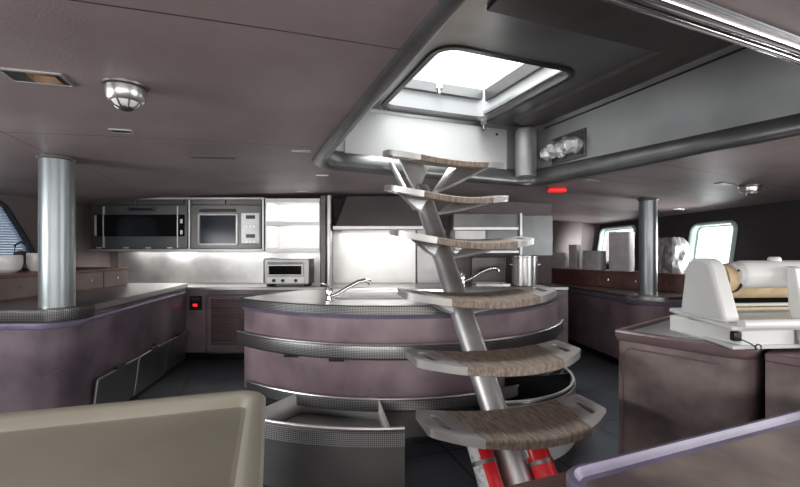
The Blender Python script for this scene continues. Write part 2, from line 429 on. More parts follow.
# opening lip + white upstand outside
b = B().rings([[Vector((p.x,p.y,z)) for p in opening(i)] for i, z in [(-.03,ZH+.001),(-.03,ZH-.014),(-.005,ZH-.02),(.012,ZH-.01),(.012,ZH+.03)]])
obj('opening_frame', b, 'steel_dark', H)
b = B().rings([[Vector((p.x,p.y,z)) for p in opening(i)] for i, z in [(.01,ZH+.0),(.0,ZH+.29),(-.03,ZH+.29),(-.03,ZH+.0)]])
obj('upstand', b, 'white_paint', H)
def bar(a, c, w, z0, z1, up=None):
    d = (c-a).normalized(); n = Vector((-d.y,d.x))*w/2
    return B().prism([a+n,c+n,c-n,a-n], z0, z1)
obj('crossbar', bar(uv(1.13,3.345), uv(2.15,3.345), .03, ZH+.19, ZH+.285), 'steel_hood', H, bevel=.006)
obj('slide_rail', bar(uv(2.145,3.33), uv(2.145,2.24), .03, ZH+.17, ZH+.285), 'steel_dark', H, bevel=.006)
obj('slide_rail', bar(uv(2.135,3.33), uv(2.135,2.26), .04, ZH+.04, ZH+.075), 'steel_soft', H, bevel=.006)
b = B(); p = uv(1.66,3.34); b.box((p.x-.03,p.y-.03,ZH+.22),(p.x+.03,p.y+.01,ZH+.27)); b.tube([(p.x,p.y-.02,ZH+.22),(p.x,p.y-.03,ZH+.17)],.012)
obj('latch', b, 'chrome', H, bevel=.004)
b = B(); p = uv(2.12,3.33); b.box((p.x-.03,p.y-.03,ZH-.06),(p.x+.03,p.y+.02,ZH-.01)); b.tube([(p.x,p.y-.01,ZH-.04),(p.x,p.y-.03,ZH-.11)],.014)
obj('latch', b, 'steel_dark', H, bevel=.004)
# dark liner panels and cove along the right/near side
obj('liner_panel', B().prism([uv(1.15,.95),uv(2.45,.95),uv(2.45,1.78),uv(1.15,1.78)], ZH-.022, ZH-.002), 'dark_liner', H, bevel=.006)
cv = B(); Rr = []
for u, z in [(2.36,ZH-.001),(2.38,ZH-.03),(2.46,ZH-.055),(2.60,ZH-.05),(2.70,ZH-.02)]:
    p, q = uv(u,1.0), uv(u,3.2); Rr.append([Vector((p.x,p.y,z)),Vector((q.x,q.y,z))])
cv.rings(Rr, closed=False); obj('cove', cv, 'dark_liner', H)
obj('cove_seam', bar(uv(2.685,1.1), uv(2.685,3.15), .012, ZH-.075, ZH-.068), 'black', H)
# corner fillet cover, far right
p = uv(2.56,3.27); b = B().tube([(p.x,p.y,2.06),(p.x,p.y,2.5)], .1, 24); obj('corner_post', b, 'steel_soft', H)

# torn-out socket on the right well wall: a plate with crumpled foil
sp = uv(WU1-.03, 2.93)
def rw(v, z, d): q = uv(WU1-.02-d, v); return Vector((q.x,q.y,z))
SK = thing('wall_socket', 'broken metal socket plate with crumpled foil on the right side of the hatch recess', 'socket', rw(2.85,2.2,0))
pl = B(); 
def slab_r(v0,v1,z0,z1,d0,d1): return B().add([rw(v,z,d) for z in (z0,z1) for d in (d0,d1) for v in (v0,v1)], [(0,2,3,1),(4,5,7,6),(0,1,5,4),(1,3,7,5),(3,2,6,7),(2,0,4,6)])
obj('plate', slab_r(2.66,3.06,2.14,2.38,.0,.014), 'steel_dark', SK, bevel=.004)
fb = B()
random.seed(3)
for k in range(5):
    c = rw(2.74+.08*k, 2.25+.015*(k%2), .05); R = []
    for i in range(7):
        th = PI*i/6
        R.append([c+Vector((math.sin(th)*math.cos(a)*(.055+random.random()*.035), math.sin(th)*math.sin(a)*(.06+random.random()*.02), math.cos(th)*(.055+random.random()*.03))) for a in [2*PI*j/8 for j in range(8)]])
    fb.rings(R)
obj('foil', fb, 'foil', SK, smooth=20)
for v, z in ((2.69,2.35),(2.69,2.17),(3.03,2.17)):
    obj('screw', B().tube([rw(v,z,.014),rw(v,z,.022)],.008,8), 'black', SK)

# ---------------------------------------------------------------- ladder
def pole(z): return Vector((.577-.2654*(z-.212), 1.82+.7*z, z))
ST = [(.545,2.02,512),(.80,2.20,494),(1.105,2.42,478),(1.44,2.66,463),(1.75,2.87,447),(2.03,3.07,444)]
LD = thing('companionway_ladder', 'single-pole metal ladder with curved wooden treads rising to the ceiling hatch', 'ladder', (pole(0).x,pole(0).y,0))
pb = B().tube([pole(.0),pole(1.1),pole(1.80)], [.070,.068,.066], 28); obj('pole', pb, 'steel_soft', LD)
p = pole(0); obj('foot_plate', B().lathe([(.17,0),(.17,.012),(.0,.012)],(p.x,p.y,0)), 'steel_dark', LD)
p = pole(1.74); f = fr(1.02,2.2,.0)
topb = B()
for s in (-1,1):
    a = Vector((p.x,p.y,1.66))+Vector((U.x,U.y,0))*s*.07; e = a+Vector((V.x,V.y,0))*.50+Vector((0,0,.42))
    topb.tube([a,(a+e)/2,e], .022, 10)
obj('top_strut', topb, 'steel_soft', LD)
SYAW = 14
SAG = .02; SWID = .93
def steplocal(s, t, z):
    """s along the width (-.5...5), t depth (0 back, 1 front)"""
    w = SWID
    x = s*w*(1-.17*t*max(0,1-max(0,abs(s)-.335)/.165))
    sag = -SAG*(1-(2*s)**2)
    bow = -.085*(1-(2*s)**2)           # towards the viewer
    taper = 1-.30*max(0,(abs(s)-.33)/.17)**1.5
    y = .13+bow*.75 - t*.33*taper - (.0 if t == 0 else bow*-.25*t) - .02*(1-taper)
    return Vector((x, y, z+sag))
def stepmesh(s0, s1, z0, z1, slot=False, ncol=14, t0=0, t1=1):
    b = B(); cols = [s0+(s1-s0)*i/ncol for i in range(ncol+1)]
    R = []
    for s in cols:
        ring = []
        for (t, z) in [(t0,z0),(t0,z1-.006),(t0+.02,z1),(.25,z1),(.5,z1),(.75,z1),(t1-.02,z1),(t1,z1-.006),(t1,z0+.004),(t1-.03,z0),(.5,z0)]:
            ring.append(steplocal(s,t,z))
        R.append(ring)
    b.rings(R, True, True)
    return b
def endplate(sg):
    """metal end with a hand slot: outline prism with hole"""
    loop = []
    a, e = .335, .5
    pts = []
    for k in range(8): pts.append((a+(e-.03-a)*k/7, 0))
    for k in range(1,6): pts.append((e-.03+.03*sin(90*k/5), .12*(1-cos(90*k/5))))
    for k in range(1,6): pts.append((e-.03+.03*cos(90*k/5), .88+.12*sin(90*k/5)))
    for k in range(1,8): pts.append((e-.03-(e-.03-a)*k/7, 1))
    sl = []
    c0, c1, hw = .28,.72,.018
    for k in range(9): sl.append((.43+hw*cos(180*k/8)*-1*-1, c1+.07*sin(180*k/8)))
    for k in range(9): sl.append((.43-hw*cos(180*k/8), c0-.07*sin(180*k/8)))
    def ring(L, z): return [steplocal(sg*s, t, z) for s, t in L]
    polys = [[Vector((p[0],p[1],0)) for p in pts],[Vector((p[0],p[1],0)) for p in sl]]
    tri = geometry.tessellate_polygon(polys); n = len(pts)+len(sl)
    b = B()
    top = ring(pts,.018)+ring(sl,.018); bot = ring(pts,-.020)+ring(sl,-.020)
    fs = [tuple(t) for t in tri]+[tuple(i+n for i in t[::-1]) for t in tri]
    for base, L in ((0,len(pts)),(len(pts),len(sl))):
        for i in range(L):
            j = (i+1)%L; fs.append((base+i, base+j, n+base+j, n+base+i))
    return b.add(top+bot, fs)
for i, (z, Y, px) in enumerate(ST):
    X = (px-400)/F*Y; SAG = (.02,.022,.034,.042,.042,.034)[i]; SWID = (.93,.93,.93,.93,.86,.90)[i]
    st = bpy.data.objects.new('step', None); C.objects.link(st); st.parent = LD; st.empty_display_size = .05
    st.matrix_basis = W(LD).inverted() @ Matrix.Translation((X,Y,z)) @ Matrix.Rotation(math.radians(SYAW),4,'Z') @ Matrix.Rotation(math.radians((0,0,0,2.5,3,3)[i]),4,'Y') @ Matrix.Rotation(math.radians((0,0,2,5,8,10)[i]),4,'X')
    obj('tread', stepmesh(-.335,.335,-.022,.020), 'teak', st, world=False)
    obj('end_plate', endplate(1), 'plate', st, world=False, bevel=.003)
    obj('end_plate', endplate(-1), 'plate', st, world=False, bevel=.003)
    # bracket webs reaching back to the pole
    inv = W(st).inverted()
    pz = inv @ pole(z-.16 if i < 5 else 1.74)
    b = B()
    for sgn in (-1,1):
        a0 = Vector((.08*sgn,.10,-.055)); a1 = Vector((.34*sgn,.0,-.035 if True else 0)); a2 = Vector((pz.x+.05*sgn, pz.y, pz.z+.02)); a3 = Vector((.30*sgn,-.10,-.04))
        nrm = (a1-a0).cross(a2-a0).normalized()*.004
        vs = [a0+nrm,a1+nrm,a2+nrm,a0-nrm,a1-nrm,a2-nrm]
        b.add(vs, [(0,1,2),(5,4,3),(0,3,4,1),(1,4,5,2),(2,5,3,0)])
        b.tube([a1, (a1+a2)/2+Vector((0,0,-.012)), a2], .009, 8)
    obj('bracket', b, 'steel_soft', st, world=False)

# fire extinguishers strapped either side of the pole
def extinguisher(off, lab, lrot):
    base = pole(-.02); d = (pole(1)-pole(0)).normalized()
    root = thing('fire_extinguisher', lab, 'fire extinguisher')
    side = Vector((1,0,0)); 
    q = d.to_track_quat('Z','Y').to_matrix().to_4x4()
    pos = pole(.10)+side*off+Vector((0,-.05,0))
    root.matrix_basis = Matrix.Translation(pos) @ Matrix.Rotation(0,4,'Z') @ q
    L = .39
    obj('tank', B().lathe([(.0,0),(.045,.0),(.056,.012),(.058,.03),(.058,L-.05),(.052,L-.02),(.04,L+.01),(.02,L+.03),(0,L+.03)]), 'red', root, world=False)
    # label wraps the outer front quarter
    vs = []; fs = []
    wl_ = q.inverted() @ Vector((cos(lrot),sin(lrot),0)); la = math.degrees(math.atan2(wl_.y,wl_.x))
    for k in range(13):
        a = math.radians(la-(60-9*k if off < 0 else 30-5*k))
        for z in ((.10,.36) if off < 0 else (.30,.375)): vs.append((.0595*math.cos(a),.0595*math.sin(a),z))
    for k in range(12): fs.append((2*k,2*k+2,2*k+3,2*k+1))
    obj('paper_label', B().add(vs,fs), 'label', root, world=False)
    obj('strap', B().lathe([(.060,.262),(.0625,.262),(.0625,.28),(.060,.28)]), 'steel_hood', root, world=False)
    obj('valve', B().lathe([(.02,L+.03),(.02,L+.055),(.026,L+.06),(.026,L+.075),(0,L+.08)]), 'brass', root, world=False)
    return root
extinguisher(-.140, 'red fire extinguisher with a paper label strapped to the left of the ladder pole', 205)
extinguisher(.135, 'red fire extinguisher strapped to the right of the ladder pole', 175)

# ---------------------------------------------------------------- island
IC = Vector((-.08,4.33)); IR = 1.63
def ip(th, r=IR): return Vector((IC.x+r*sin(th), IC.y-r*cos(th)))
TH0, TH1 = -43.0, 66.0
def iarc(r, t0=TH0, t1=TH1, n=60): return [ip(t0+(t1-t0)*k/n, r) for k in range(n+1)]
def idisc(r, back=.0):
    a = iarc(r); return a+[Vector((a[-1].x-.25, 4.05+back)), Vector((-.2,4.0+back)), Vector((a[0].x+.35,3.75+back))]
IS = thing('kitchen_island', 'bow-fronted lilac kitchen island with steel top and rails in the middle of the galley', 'kitchen island', (IC.x,IC.y-.6,0))
obj('lower_body', B().prism(idisc(IR-.05)[::-1], .09, .33), 'steel_dark', IS)
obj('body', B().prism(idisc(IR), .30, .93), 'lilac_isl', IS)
obj('toe_kick', B().prism(idisc(IR-.14), 0, .09), 'black', IS)
obj('lilac_lip', B().sweep(iarc(IR), [(0,.895),(-.016,.90),(-.020,.912),(-.010,.925),(0,.925)]), 'lilac_rim', IS)
# top with sink cut-out
top = idisc(IR+.02)
sink_c = Vector((-.02,3.36))
sk = rrect(sink_c.x, sink_c.y, .95, .52, .08, 4)
b = flat_with_holes([tuple(p) for p in top], [sk[::-1]], lambda x,y: Vector((x,y,.985)))
obj('worktop', b, 'steel', IS, smooth=30)
obj('worktop_edge', B().sweep(top+[top[0]], [(0,.985),(-.012,.988),(-.02,.98),(-.02,.926),(0,.922)]), 'perf', IS)
b = B().rings([[Vector((p.x,p.y,z)) for p in rrect(sink_c.x,sink_c.y,.95,.52,.08,4,i)] for i, z in [(-.025,.987),(-.02,.996),(-.005,.996),(.008,.985),(.02,.84),(.06,.82)]], cap1=True)
obj('sink', b, 'steel_bright', IS)
def rail(name, r, z0, z1, t0, t1):
    A = iarc(r, t0, t1)
    # flat perforated band with rolled top; stands off the body
    o = obj(name, B().sweep(A, [(.0,z1-.008),(-.03,z1),(-.042,z1-.008),(-.045,z1-.02),(-.045,z0+.012),(-.036,z0),(0,z0+.004),(0,z1-.008)]), 'perf', IS)
    c = obj('rail_bead', B().tube([(p.x,p.y,z1-.004) for p in iarc(r+.04, t0, t1)], .0095, 8), 'steel', o)
    return o
rail('rail', IR, .632, .735, TH0-1, TH1)
rail('rail', IR, .298, .385, TH0+4, TH1)
# hinge brackets under the upper rail
for th in (-24, -12):
    p = ip(th, IR+.015); b = B().box((p.x-.05,p.y-.012,.612),(p.x+.05,p.y+.02,.634)); obj('hinge', b, 'black', IS, bevel=.004)

def drawer(t0, t1, dirn, out, z0, z1, lab, inner):
    dv = Vector((sin(dirn), -cos(dirn)))*out
    A = [p+dv for p in iarc(IR+.03, t0, t1, 30)]
    dr = obj('drawer', B().sweep(A, [(0,z0),(-.015,z0),(-.015,z1-.02),(0,z1-.02),(0,z0)]), inner[0], IS, label=lab)
    obj('drawer_trim', B().sweep(A, [(.004,z1-.085),(-.028,z1-.085),(-.030,z1-.012),(-.02,z1),(.004,z1),(.004,z1-.085)]), 'perf', dr)
    obj('drawer_rim', B().tube([(p.x,p.y,z1) for p in A], .009, 8), 'steel_bright', dr)
    # tray: front corners narrow towards the back
    n = len(A); fl, frr = A[2]+dv.normalized()*-.01, A[n-3]-dv.normalized()*.01
    back = out+.0
    ctr = (fl+frr)/2
    bl = fl-dv.normalized()*back*.95; br = frr-dv.normalized()*back*.95
    cc = (bl+br)/2; bl = cc+(bl-cc)*inner[1]; br = cc+(br-cc)*inner[1]
    mid = [A[k]-dv.normalized()*.012 for k in range(2,n-2)]
    zb = z1-.17
    vs = []; fs = []
    poly = mid+[br,bl]
    t = B(); m = len(poly)
    t.add([(p.x,p.y,zb) for p in poly], [tuple(range(m))])
    t.add([(p.x,p.y,z) for p in poly for z in (zb, z1-.02)], [(2*i,2*((i+1)%m),2*((i+1)%m)+1,2*i+1) for i in range(m)])
    tr = obj('tray', t, inner[2], dr); thick(tr, .006, 0)
    return dr
drawer(-30, 6, -8, .50, .05, .40, 'open steel bow-fronted drawer', ('steel_dark',.62,'tray_liner'))
DA = [Vector((.56+.70*sin(t), 3.12-.70*cos(t))) for t in range(2, 93, 5)]
dr = obj('drawer', B().sweep(DA, [(0,.06),(-.015,.06),(-.015,.43),(0,.43),(0,.06)]), 'tray_liner', IS, label='open pale round-fronted drawer')
obj('drawer_trim', B().sweep(DA, [(.004,.395),(-.006,.395),(-.008,.44),(-.002,.45),(.004,.45),(.004,.395)]), 'perf', dr)
obj('drawer_rim', B().tube([(p.x,p.y,.45) for p in DA], .009, 8), 'steel_bright', dr)
tp = DA+[Vector((1.16,3.22)), Vector((.50,2.86))]
t = B(); m = len(tp)
t.add([(p.x,p.y,.26) for p in tp], [tuple(range(m))])
obj('tray', t, 'steel_dark', dr, smooth=False)
obj('divider', bar(Vector((.75,2.92)), Vector((1.25,3.02)), .012, .26, .44), 'perf', dr)
obj('drawer', B().sweep(iarc(IR-.03,-42,5,20), [(0,.10),(-.012,.10),(-.012,.29),(0,.29),(0,.10)]), 'steel_dark', IS)

# faucets
def faucet(loc, rz, lab, sc=1):
    root = thing('faucet', lab, 'faucet', loc, rz)
    obj('base', B().lathe([(.036*sc,0),(.036*sc,.012*sc),(.028*sc,.02*sc),(.026*sc,.05*sc),(.03*sc,.055*sc),(.03*sc,.10*sc),(.024*sc,.118*sc),(0,.125*sc)]), 'chrome', root, world=False)
    P = [Vector((.0,0,.04)),Vector((.07,0,.065)),Vector((.16,0,.12)),Vector((.25,0,.165)),Vector((.31,0,.178)),Vector((.345,0,.168)),Vector((.352,0,.14))]
    obj('spout', B().tube([p*sc for p in P], [.02*sc,.019*sc,.018*sc,.019*sc,.022*sc,.022*sc,.020*sc], 12), 'chrome', root, world=False)
    obj('lever', B().tube([Vector((0,0,.115))*sc,Vector((-.02,0,.14))*sc,Vector((-.075,-.01,.155))*sc], [.012*sc,.011*sc,.008*sc], 10), 'chrome', root, world=False)
    return root
fp = G(329,302,.985)
faucet((fp.x,fp.y+.01,.986), math.radians(12), 'chrome mixer tap at the sink on the near edge of the round island', .82)

# ---------------------------------------------------------------- left counter
colL = Vector((-2.45,2.93)); rc = .17
ZL = .95
def lpath(off=0):
    r = rc+off; P = [Vector((-3.84,colL.y-r))]
    for k in range(0,17):
        a = -90+90*k/16; P.append(Vector((colL.x+r*cos(a), colL.y+r*sin(a))))
    P.append(Vector((-2.60+off,4.98)))
    # face runs slightly outboard towards the back
    return P
LP = lpath()
LC = thing('galley_counter', 'long lilac counter curving round the steel column at the left, steel edge on top', 'counter', (-2.9,3.9,0))
body = lpath()+[Vector((-3.83,4.98))]
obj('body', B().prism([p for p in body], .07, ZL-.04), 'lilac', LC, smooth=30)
obj('toe_kick', B().prism([p for p in lpath(-.06)]+[Vector((-3.8,4.98))], 0, .07), 'black', LC)
obj('worktop', B().prism([p for p in lpath(.012)]+[Vector((-3.83,4.98))], ZL-.04, ZL), 'steel_hood', LC, bevel=.004)
obj('perforated_trim', B().sweep(lpath(.0)[:-1]+[Vector((-2.42,3.9))*.0+lpath(0)[-2]+Vector((-.06,.8))*0+Vector((0,.1))], [(0,ZL-.09),(-.018,ZL-.088),(-.024,ZL-.07),(-.024,ZL-.006),(-.016,ZL),(0,ZL)]), 'perf', LC)
obj('steel_edge', B().sweep([lpath(0)[-2]+Vector((0,.1)), lpath(0)[-1]], [(0,ZL-.06),(-.018,ZL-.058),(-.024,ZL-.05),(-.024,ZL-.006),(-.016,ZL),(0,ZL)]), 'steel', LC)
obj('lilac_lip', B().sweep(lpath(0), [(0,ZL-.135),(-.014,ZL-.13),(-.018,ZL-.11),(-.010,ZL-.095),(0,ZL-.09)]), 'lilac_rim', LC)
# tilt-out steel bins on the aisle face
a, e = lpath(0)[-2], lpath(0)[-1]; dd = (e-a).normalized(); nn = Vector((dd.y,-dd.x))
def onface(y): return a+dd*((y-a.y)/dd.y)
for k, (y0, y1) in enumerate(((3.04,3.66),(3.68,4.30),(4.32,4.92))):
    p, q = onface(y0), onface(y1)
    t = .05
    b = B().add([Vector((p.x,p.y,.04))+Vector((nn.x,nn.y,0))*.006, Vector((q.x,q.y,.04))+Vector((nn.x,nn.y,0))*.006,
                 Vector((q.x,q.y,.38))+Vector((nn.x,nn.y,0))*t, Vector((p.x,p.y,.38))+Vector((nn.x,nn.y,0))*t], [(0,1,2,3)])
    dr = obj('bin_door', b, 'steel_hood', LC, smooth=False); thick(dr,.012)
    fb = B()
    P3, Q3 = Vector((p.x,p.y,.385))+Vector((nn.x,nn.y,0))*(t+.004), Vector((q.x,q.y,.385))+Vector((nn.x,nn.y,0))*(t+.004)
    fb.tube([P3,Q3],.009,8); fb.tube([P3, Vector((p.x,p.y,.04))+Vector((nn.x,nn.y,0))*.01],.008,8)
    obj('edge_bead', fb, 'steel', dr)
    m = (P3+Q3)/2; hb = B().tube([m-Vector((dd.x,dd.y,0))*.07+Vector((0,0,.012)), m+Vector((dd.x,dd.y,0))*.07+Vector((0,0,.012))],.013,8)
    obj('handle', hb, 'black', dr)

def column(c, r, z0, z1, lab):
    t = thing('support_column', lab, 'column', (c[0],c[1],z0))
    obj('shaft', B().lathe([(r,0),(r,z1-z0)],(c[0],c[1],z0),40), 'column', t)
    obj('collar', B().lathe([(r+.004,z1-z0-.02),(r+.014,z1-z0-.012),(r+.014,z1-z0+.002),(r,z1-z0+.002)],(c[0],c[1],z0),40), 'dark_liner', t)
    return t
column((colL.x,colL.y), .104, ZL, ceil_z(colL.x)-.002, 'thick satin steel column standing on the left counter corner')

# small drawer chest along the left hull
def chest(name, p, q, depth, z0, z1, n, lab, wood, face, knob, root=None, cat='drawers'):
    p, q = Vector(p), Vector(q); d = (q-p); L = d.length; d.normalize(); nn = Vector((-d.y,d.x))   # depth goes to the left of p->q
    t = thing(name, lab, cat, (p.x,p.y,z0))
    def sl(s0,s1,n0,n1,za,zb): return B().prism([p+d*s0+nn*n0, p+d*s1+nn*n0, p+d*s1+nn*n1, p+d*s0+nn*n1], za, zb)
    obj('body', sl(0,L,.006,depth,z0,z1-.022), wood, t)
    obj('top', sl(-.01,L+.01,-.015,depth,z1-.024,z1), wood, t, bevel=.004)
    w = L/n
    for k in range(n):
        dr = obj('drawer', sl(k*w+.008,(k+1)*w-.008,-.008,.01,z0+.012,z1-.034), face, t, bevel=.003)
        c = p+d*(k+.5)*w-nn*.008; zc = (z0+z1)/2-.005
        obj('knob', B().tube([(c.x,c.y,zc),(c.x-nn.x*.02,c.y-nn.y*.02,zc)], [.007,.013], 10), knob, dr)
    return t
chest('drawer_chest', (-3.13,4.62), (-3.13,2.93), -.70*-1, ZL, 1.155, 4, 'low mauve and brown drawer chest on the left counter below the slatted window', 'drawer_wood', 'drawer_face', 'chrome') if False else None
# p->q with the hull on the left of travel: travel away from camera (+Y), hull is at -X
chest('drawer_chest', (-3.13,2.80), (-3.10,4.66), .66, ZL, 1.155, 5, 'low red-brown drawer chest on the left counter below the slatted window', 'drawer_wood', 'drawer_face', 'chrome')

def bowl(c, r, h, lab):
    return tag(obj('bowl', B().lathe([(0,0),(r*.55,0),(r*.85,h*.15),(r,h*.5),(r*.99,h*.94),(r*.96,h),(r*.90,h*.95),(r*.86,h*.4),(0,h*.2)], c, 28), 'ceramic'), lab, 'bowl')
p = Vector(((8-400)/F*3.55, 3.55)); bowl((p.x,p.y,1.156), .10, .15, 'wide white ceramic bowl on the left drawer chest')
p = Vector(((29-400)/F*3.72, 3.72)); bowl((p.x+.03,p.y+.04,1.156), .07, .165, 'narrow white ceramic pot beside the wide bowl, next to the steel column')
p = Vector(((15-400)/F*3.8, 3.8))
t = thing('kettle', 'dark grey kettle standing behind the white bowls under the slatted window', 'kettle', (p.x-.02,p.y+.08,1.156))
obj('pot', B().lathe([(.06,0),(.075,.02),(.07,.12),(.045,.18),(0,.19)],(0,0,0)), 'steel_dark', t, world=False)
obj('handle', B().tube([(-.06,0,.15),(-.055,0,.24),(0,0,.27),(.055,0,.24),(.06,0,.15)],.009,8), 'black', t, world=False)

# ---------------------------------------------------------------- back run of the galley
BC = thing('back_counter', 'lilac counter along the back wall with louvred vent and steel worktop', 'counter', (-.5,5.3,0))
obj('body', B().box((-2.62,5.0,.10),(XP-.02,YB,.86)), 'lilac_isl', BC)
obj('toe_kick', B().box((-2.62,5.06,0),(XP-.02,YB,.10)), 'black', BC)
obj('worktop', B().box((-3.83,4.985,.86),(XP-.02,YB,.90)), 'steel', BC, bevel=.005)
gr = obj('louvre_frame', B().rings([[Vector((p.x,4.998+dy,p.y)) for p in rrect(-2.05,.45,.64,.72,.05,0,i)] for i,dy in [(0,0),(.004,-.012),(.016,-.012),(.02,0)]]), 'lilac_rim', BC)
b = B(); z = .20
while z < .74:
    b.add([(-2.30,4.999,z),(-1.84,4.999,z),(-1.84,4.985,z+.018),(-2.30,4.985,z+.018)],[(0,1,2,3)]); z += .028
o = obj('louvre', b, 'drawer_face', BC); thick(o,.004)
cp = obj('control_panel', B().box((-2.56,4.985,.62),(-2.41,4.999,.79)), 'black', BC, bevel=.003)
obj('indicator', B().box((-2.515,4.978,.665),(-2.465,4.985,.695)), 'led_red', cp, label='lit red indicator')
obj('display', B().box((-2.535,4.98,.735),(-2.435,4.985,.77)), 'steel_dark', cp)

# steel splashbacks
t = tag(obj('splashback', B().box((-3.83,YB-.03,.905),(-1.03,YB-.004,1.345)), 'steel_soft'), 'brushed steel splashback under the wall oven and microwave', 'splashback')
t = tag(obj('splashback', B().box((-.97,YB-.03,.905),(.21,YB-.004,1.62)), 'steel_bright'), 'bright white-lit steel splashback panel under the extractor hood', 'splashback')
t = tag(obj('splashback', B().box((.235,YB-.03,.905),(.62,YB-.004,1.62)), 'steel_soft'), 'grey steel splashback strip just behind the ladder pole', 'splashback')

# cabinet housing for oven and microwave
HZ0, HZ1 = 1.35, 1.985
HS = thing('wall_cabinet', 'wide steel wall cabinet housing the oven and microwave', 'cabinet', (-2.7,5.3,HZ0))
YF = 5.0
fpb = B().box((-3.78,YF+.02,HZ0),(-1.66,YB-.03,HZ1)); obj('carcass', fpb, 'steel_dark', HS)
obj('bottom_edge', B().box((-3.79,YF-.01,HZ0-.016),(-1.655,YF+.05,HZ0+.012)), 'steel_soft', HS, bevel=.003)
obj('top_edge', B().box((-3.79,YF-.006,HZ1-.018),(-1.655,YF+.05,HZ1+.006)), 'steel_soft', HS, bevel=.003)
for x0, x1 in ((-3.78,-3.21),(-3.20,-2.63),(-2.55,-2.12),(-2.10,-1.68)):
    obj('flap', B().box((x0+.01,YF,1.905),(x1-.01,YF+.02,1.962)), 'steel_dark', HS, bevel=.004)
obj('divider', B().box((-2.575,YF-.012,HZ0+.01),(-2.555,YF+.02,HZ1-.02)), 'steel_bright', HS, bevel=.003)
obj('end_strip', B().box((-1.68,YF-.01,HZ0),(-1.66,YF+.02,HZ1)), 'steel_bright', HS, bevel=.003)
OV = thing('wall_oven', 'wide built-in oven with black glass band, left of the microwave', 'oven', (-3.17,YF+.01,HZ0+.02))
obj('front_panel', B().box((-3.76,YF-.012,HZ0+.02),(-2.585,YF+.02,1.895)), 'steel_dark', OV, bevel=.004)
obj('glass', B().box((-3.68,YF-.024,1.515),(-2.62,YF-.012,1.78)), 'blackglass', OV, bevel=.003)
for x in (-3.60,-2.70): obj('trim_strip', B().box((x-.006,YF-.028,HZ0+.03),(x+.006,YF-.012,1.88)), 'steel_bright', OV)
obj('handle', B().tube([(-3.27,YF-.012,1.835),(-3.25,YF-.05,1.84),(-2.99,YF-.05,1.84),(-2.97,YF-.012,1.835)],.012,10), 'black', OV)
for x in (-3.28,-2.97): obj('handle_mount', B().tube([(x,YF-.01,1.84),(x,YF-.055,1.85)],.016,10), 'chrome', OV)
for z in (1.565,1.70): obj('button', B().box((-2.665,YF-.03,z-.025),(-2.638,YF-.024,z+.025)), 'lamp_glow' if False else 'steel_bright', OV)
obj('side_mark', B().box((-3.705,YF-.03,1.525),(-3.69,YF-.012,1.77)), 'steel_bright', OV)
for x in (-3.66,-3.33,-3.06,-2.80): obj('foot_clip', B().box((x-.03,YF-.02,HZ0+.02),(x+.03,YF-.01,HZ0+.035)), 'steel_bright', OV)
MW = thing('microwave', 'built-in steel microwave with dark blue window and control column', 'microwave', (-2.11,YF+.01,HZ0+.02))
obj('front_panel', B().box((-2.545,YF-.012,HZ0+.02),(-1.69,YF+.02,1.895)), 'steel_dark', MW, bevel=.004)
obj('door_frame', B().rings([[Vector((p.x,YF-.012+dy,p.y)) for p in rrect(-2.21,1.60,.46,.36,.012,0,i)] for i,dy in [(-.012,0),(-.01,-.02),(.008,-.022),(.012,-.008)]]), 'steel_bright', MW)
obj('door_window', B().box((-2.435,YF-.02,1.425),(-1.985,YF-.01,1.775)), 'blueglass', MW)
obj('handle', B().box((-2.43,YF-.045,1.815),(-2.0,YF-.012,1.845)), 'black', MW, bevel=.008)
obj('control_column', B().box((-1.93,YF-.02,1.43),(-1.71,YF-.010,1.80)), 'steel_soft', MW, bevel=.003)
for z in (1.75,1.52): obj('display', B().box((-1.87,YF-.026,z-.022),(-1.76,YF-.02,z+.022)), 'black', MW)
for z in (1.635,1.45):
    for x in (-1.86,-1.815,-1.77): obj('button', B().tube([(x,YF-.02,z),(x,YF-.032,z)],.013,10), 'steel_bright', MW)

# open steel shelves
SH = thing('open_shelf_unit', 'bright steel open shelf unit right of the microwave', 'shelf', (-1.32,5.3,1.35))
obj('back_panel', B().box((-1.65,YB-.05,1.35),(-.98,YB-.035,1.985)), 'steel_bright', SH)
obj('side_panel', B().box((-1.65,YF+.02,1.35),(-1.635,YB-.05,1.985)), 'steel_bright', SH)
obj('side_panel', B().box((-.995,YF+.02,1.35),(-.98,YB-.05,1.985)), 'steel_soft', SH)
for z in (1.35,1.68,1.96):
    obj('shelf', B().box((-1.635,YF+.04,z),(-.995,YB-.05,z+.022)), 'steel_bright', SH, bevel=.003)
    obj('shelf_lip', B().box((-1.635,YF+.02,z-.03),(-.995,YF+.035,z+.022)), 'steel_bright', SH, bevel=.003)
# post between shelves and hood
t = thing('corner_post', 'vertical dark and bright steel post left of the extractor hood', 'post', (-.90,5.1,.9))
obj('pillar', B().box((-.975,YF,.905),(-.905,YB-.04,2.02)), 'steel_dark', t, bevel=.01)
obj('rounded_edge', B().tube([(-.875,YF+.04,.905),(-.875,YF+.04,2.02)],.035,16), 'steel', t)

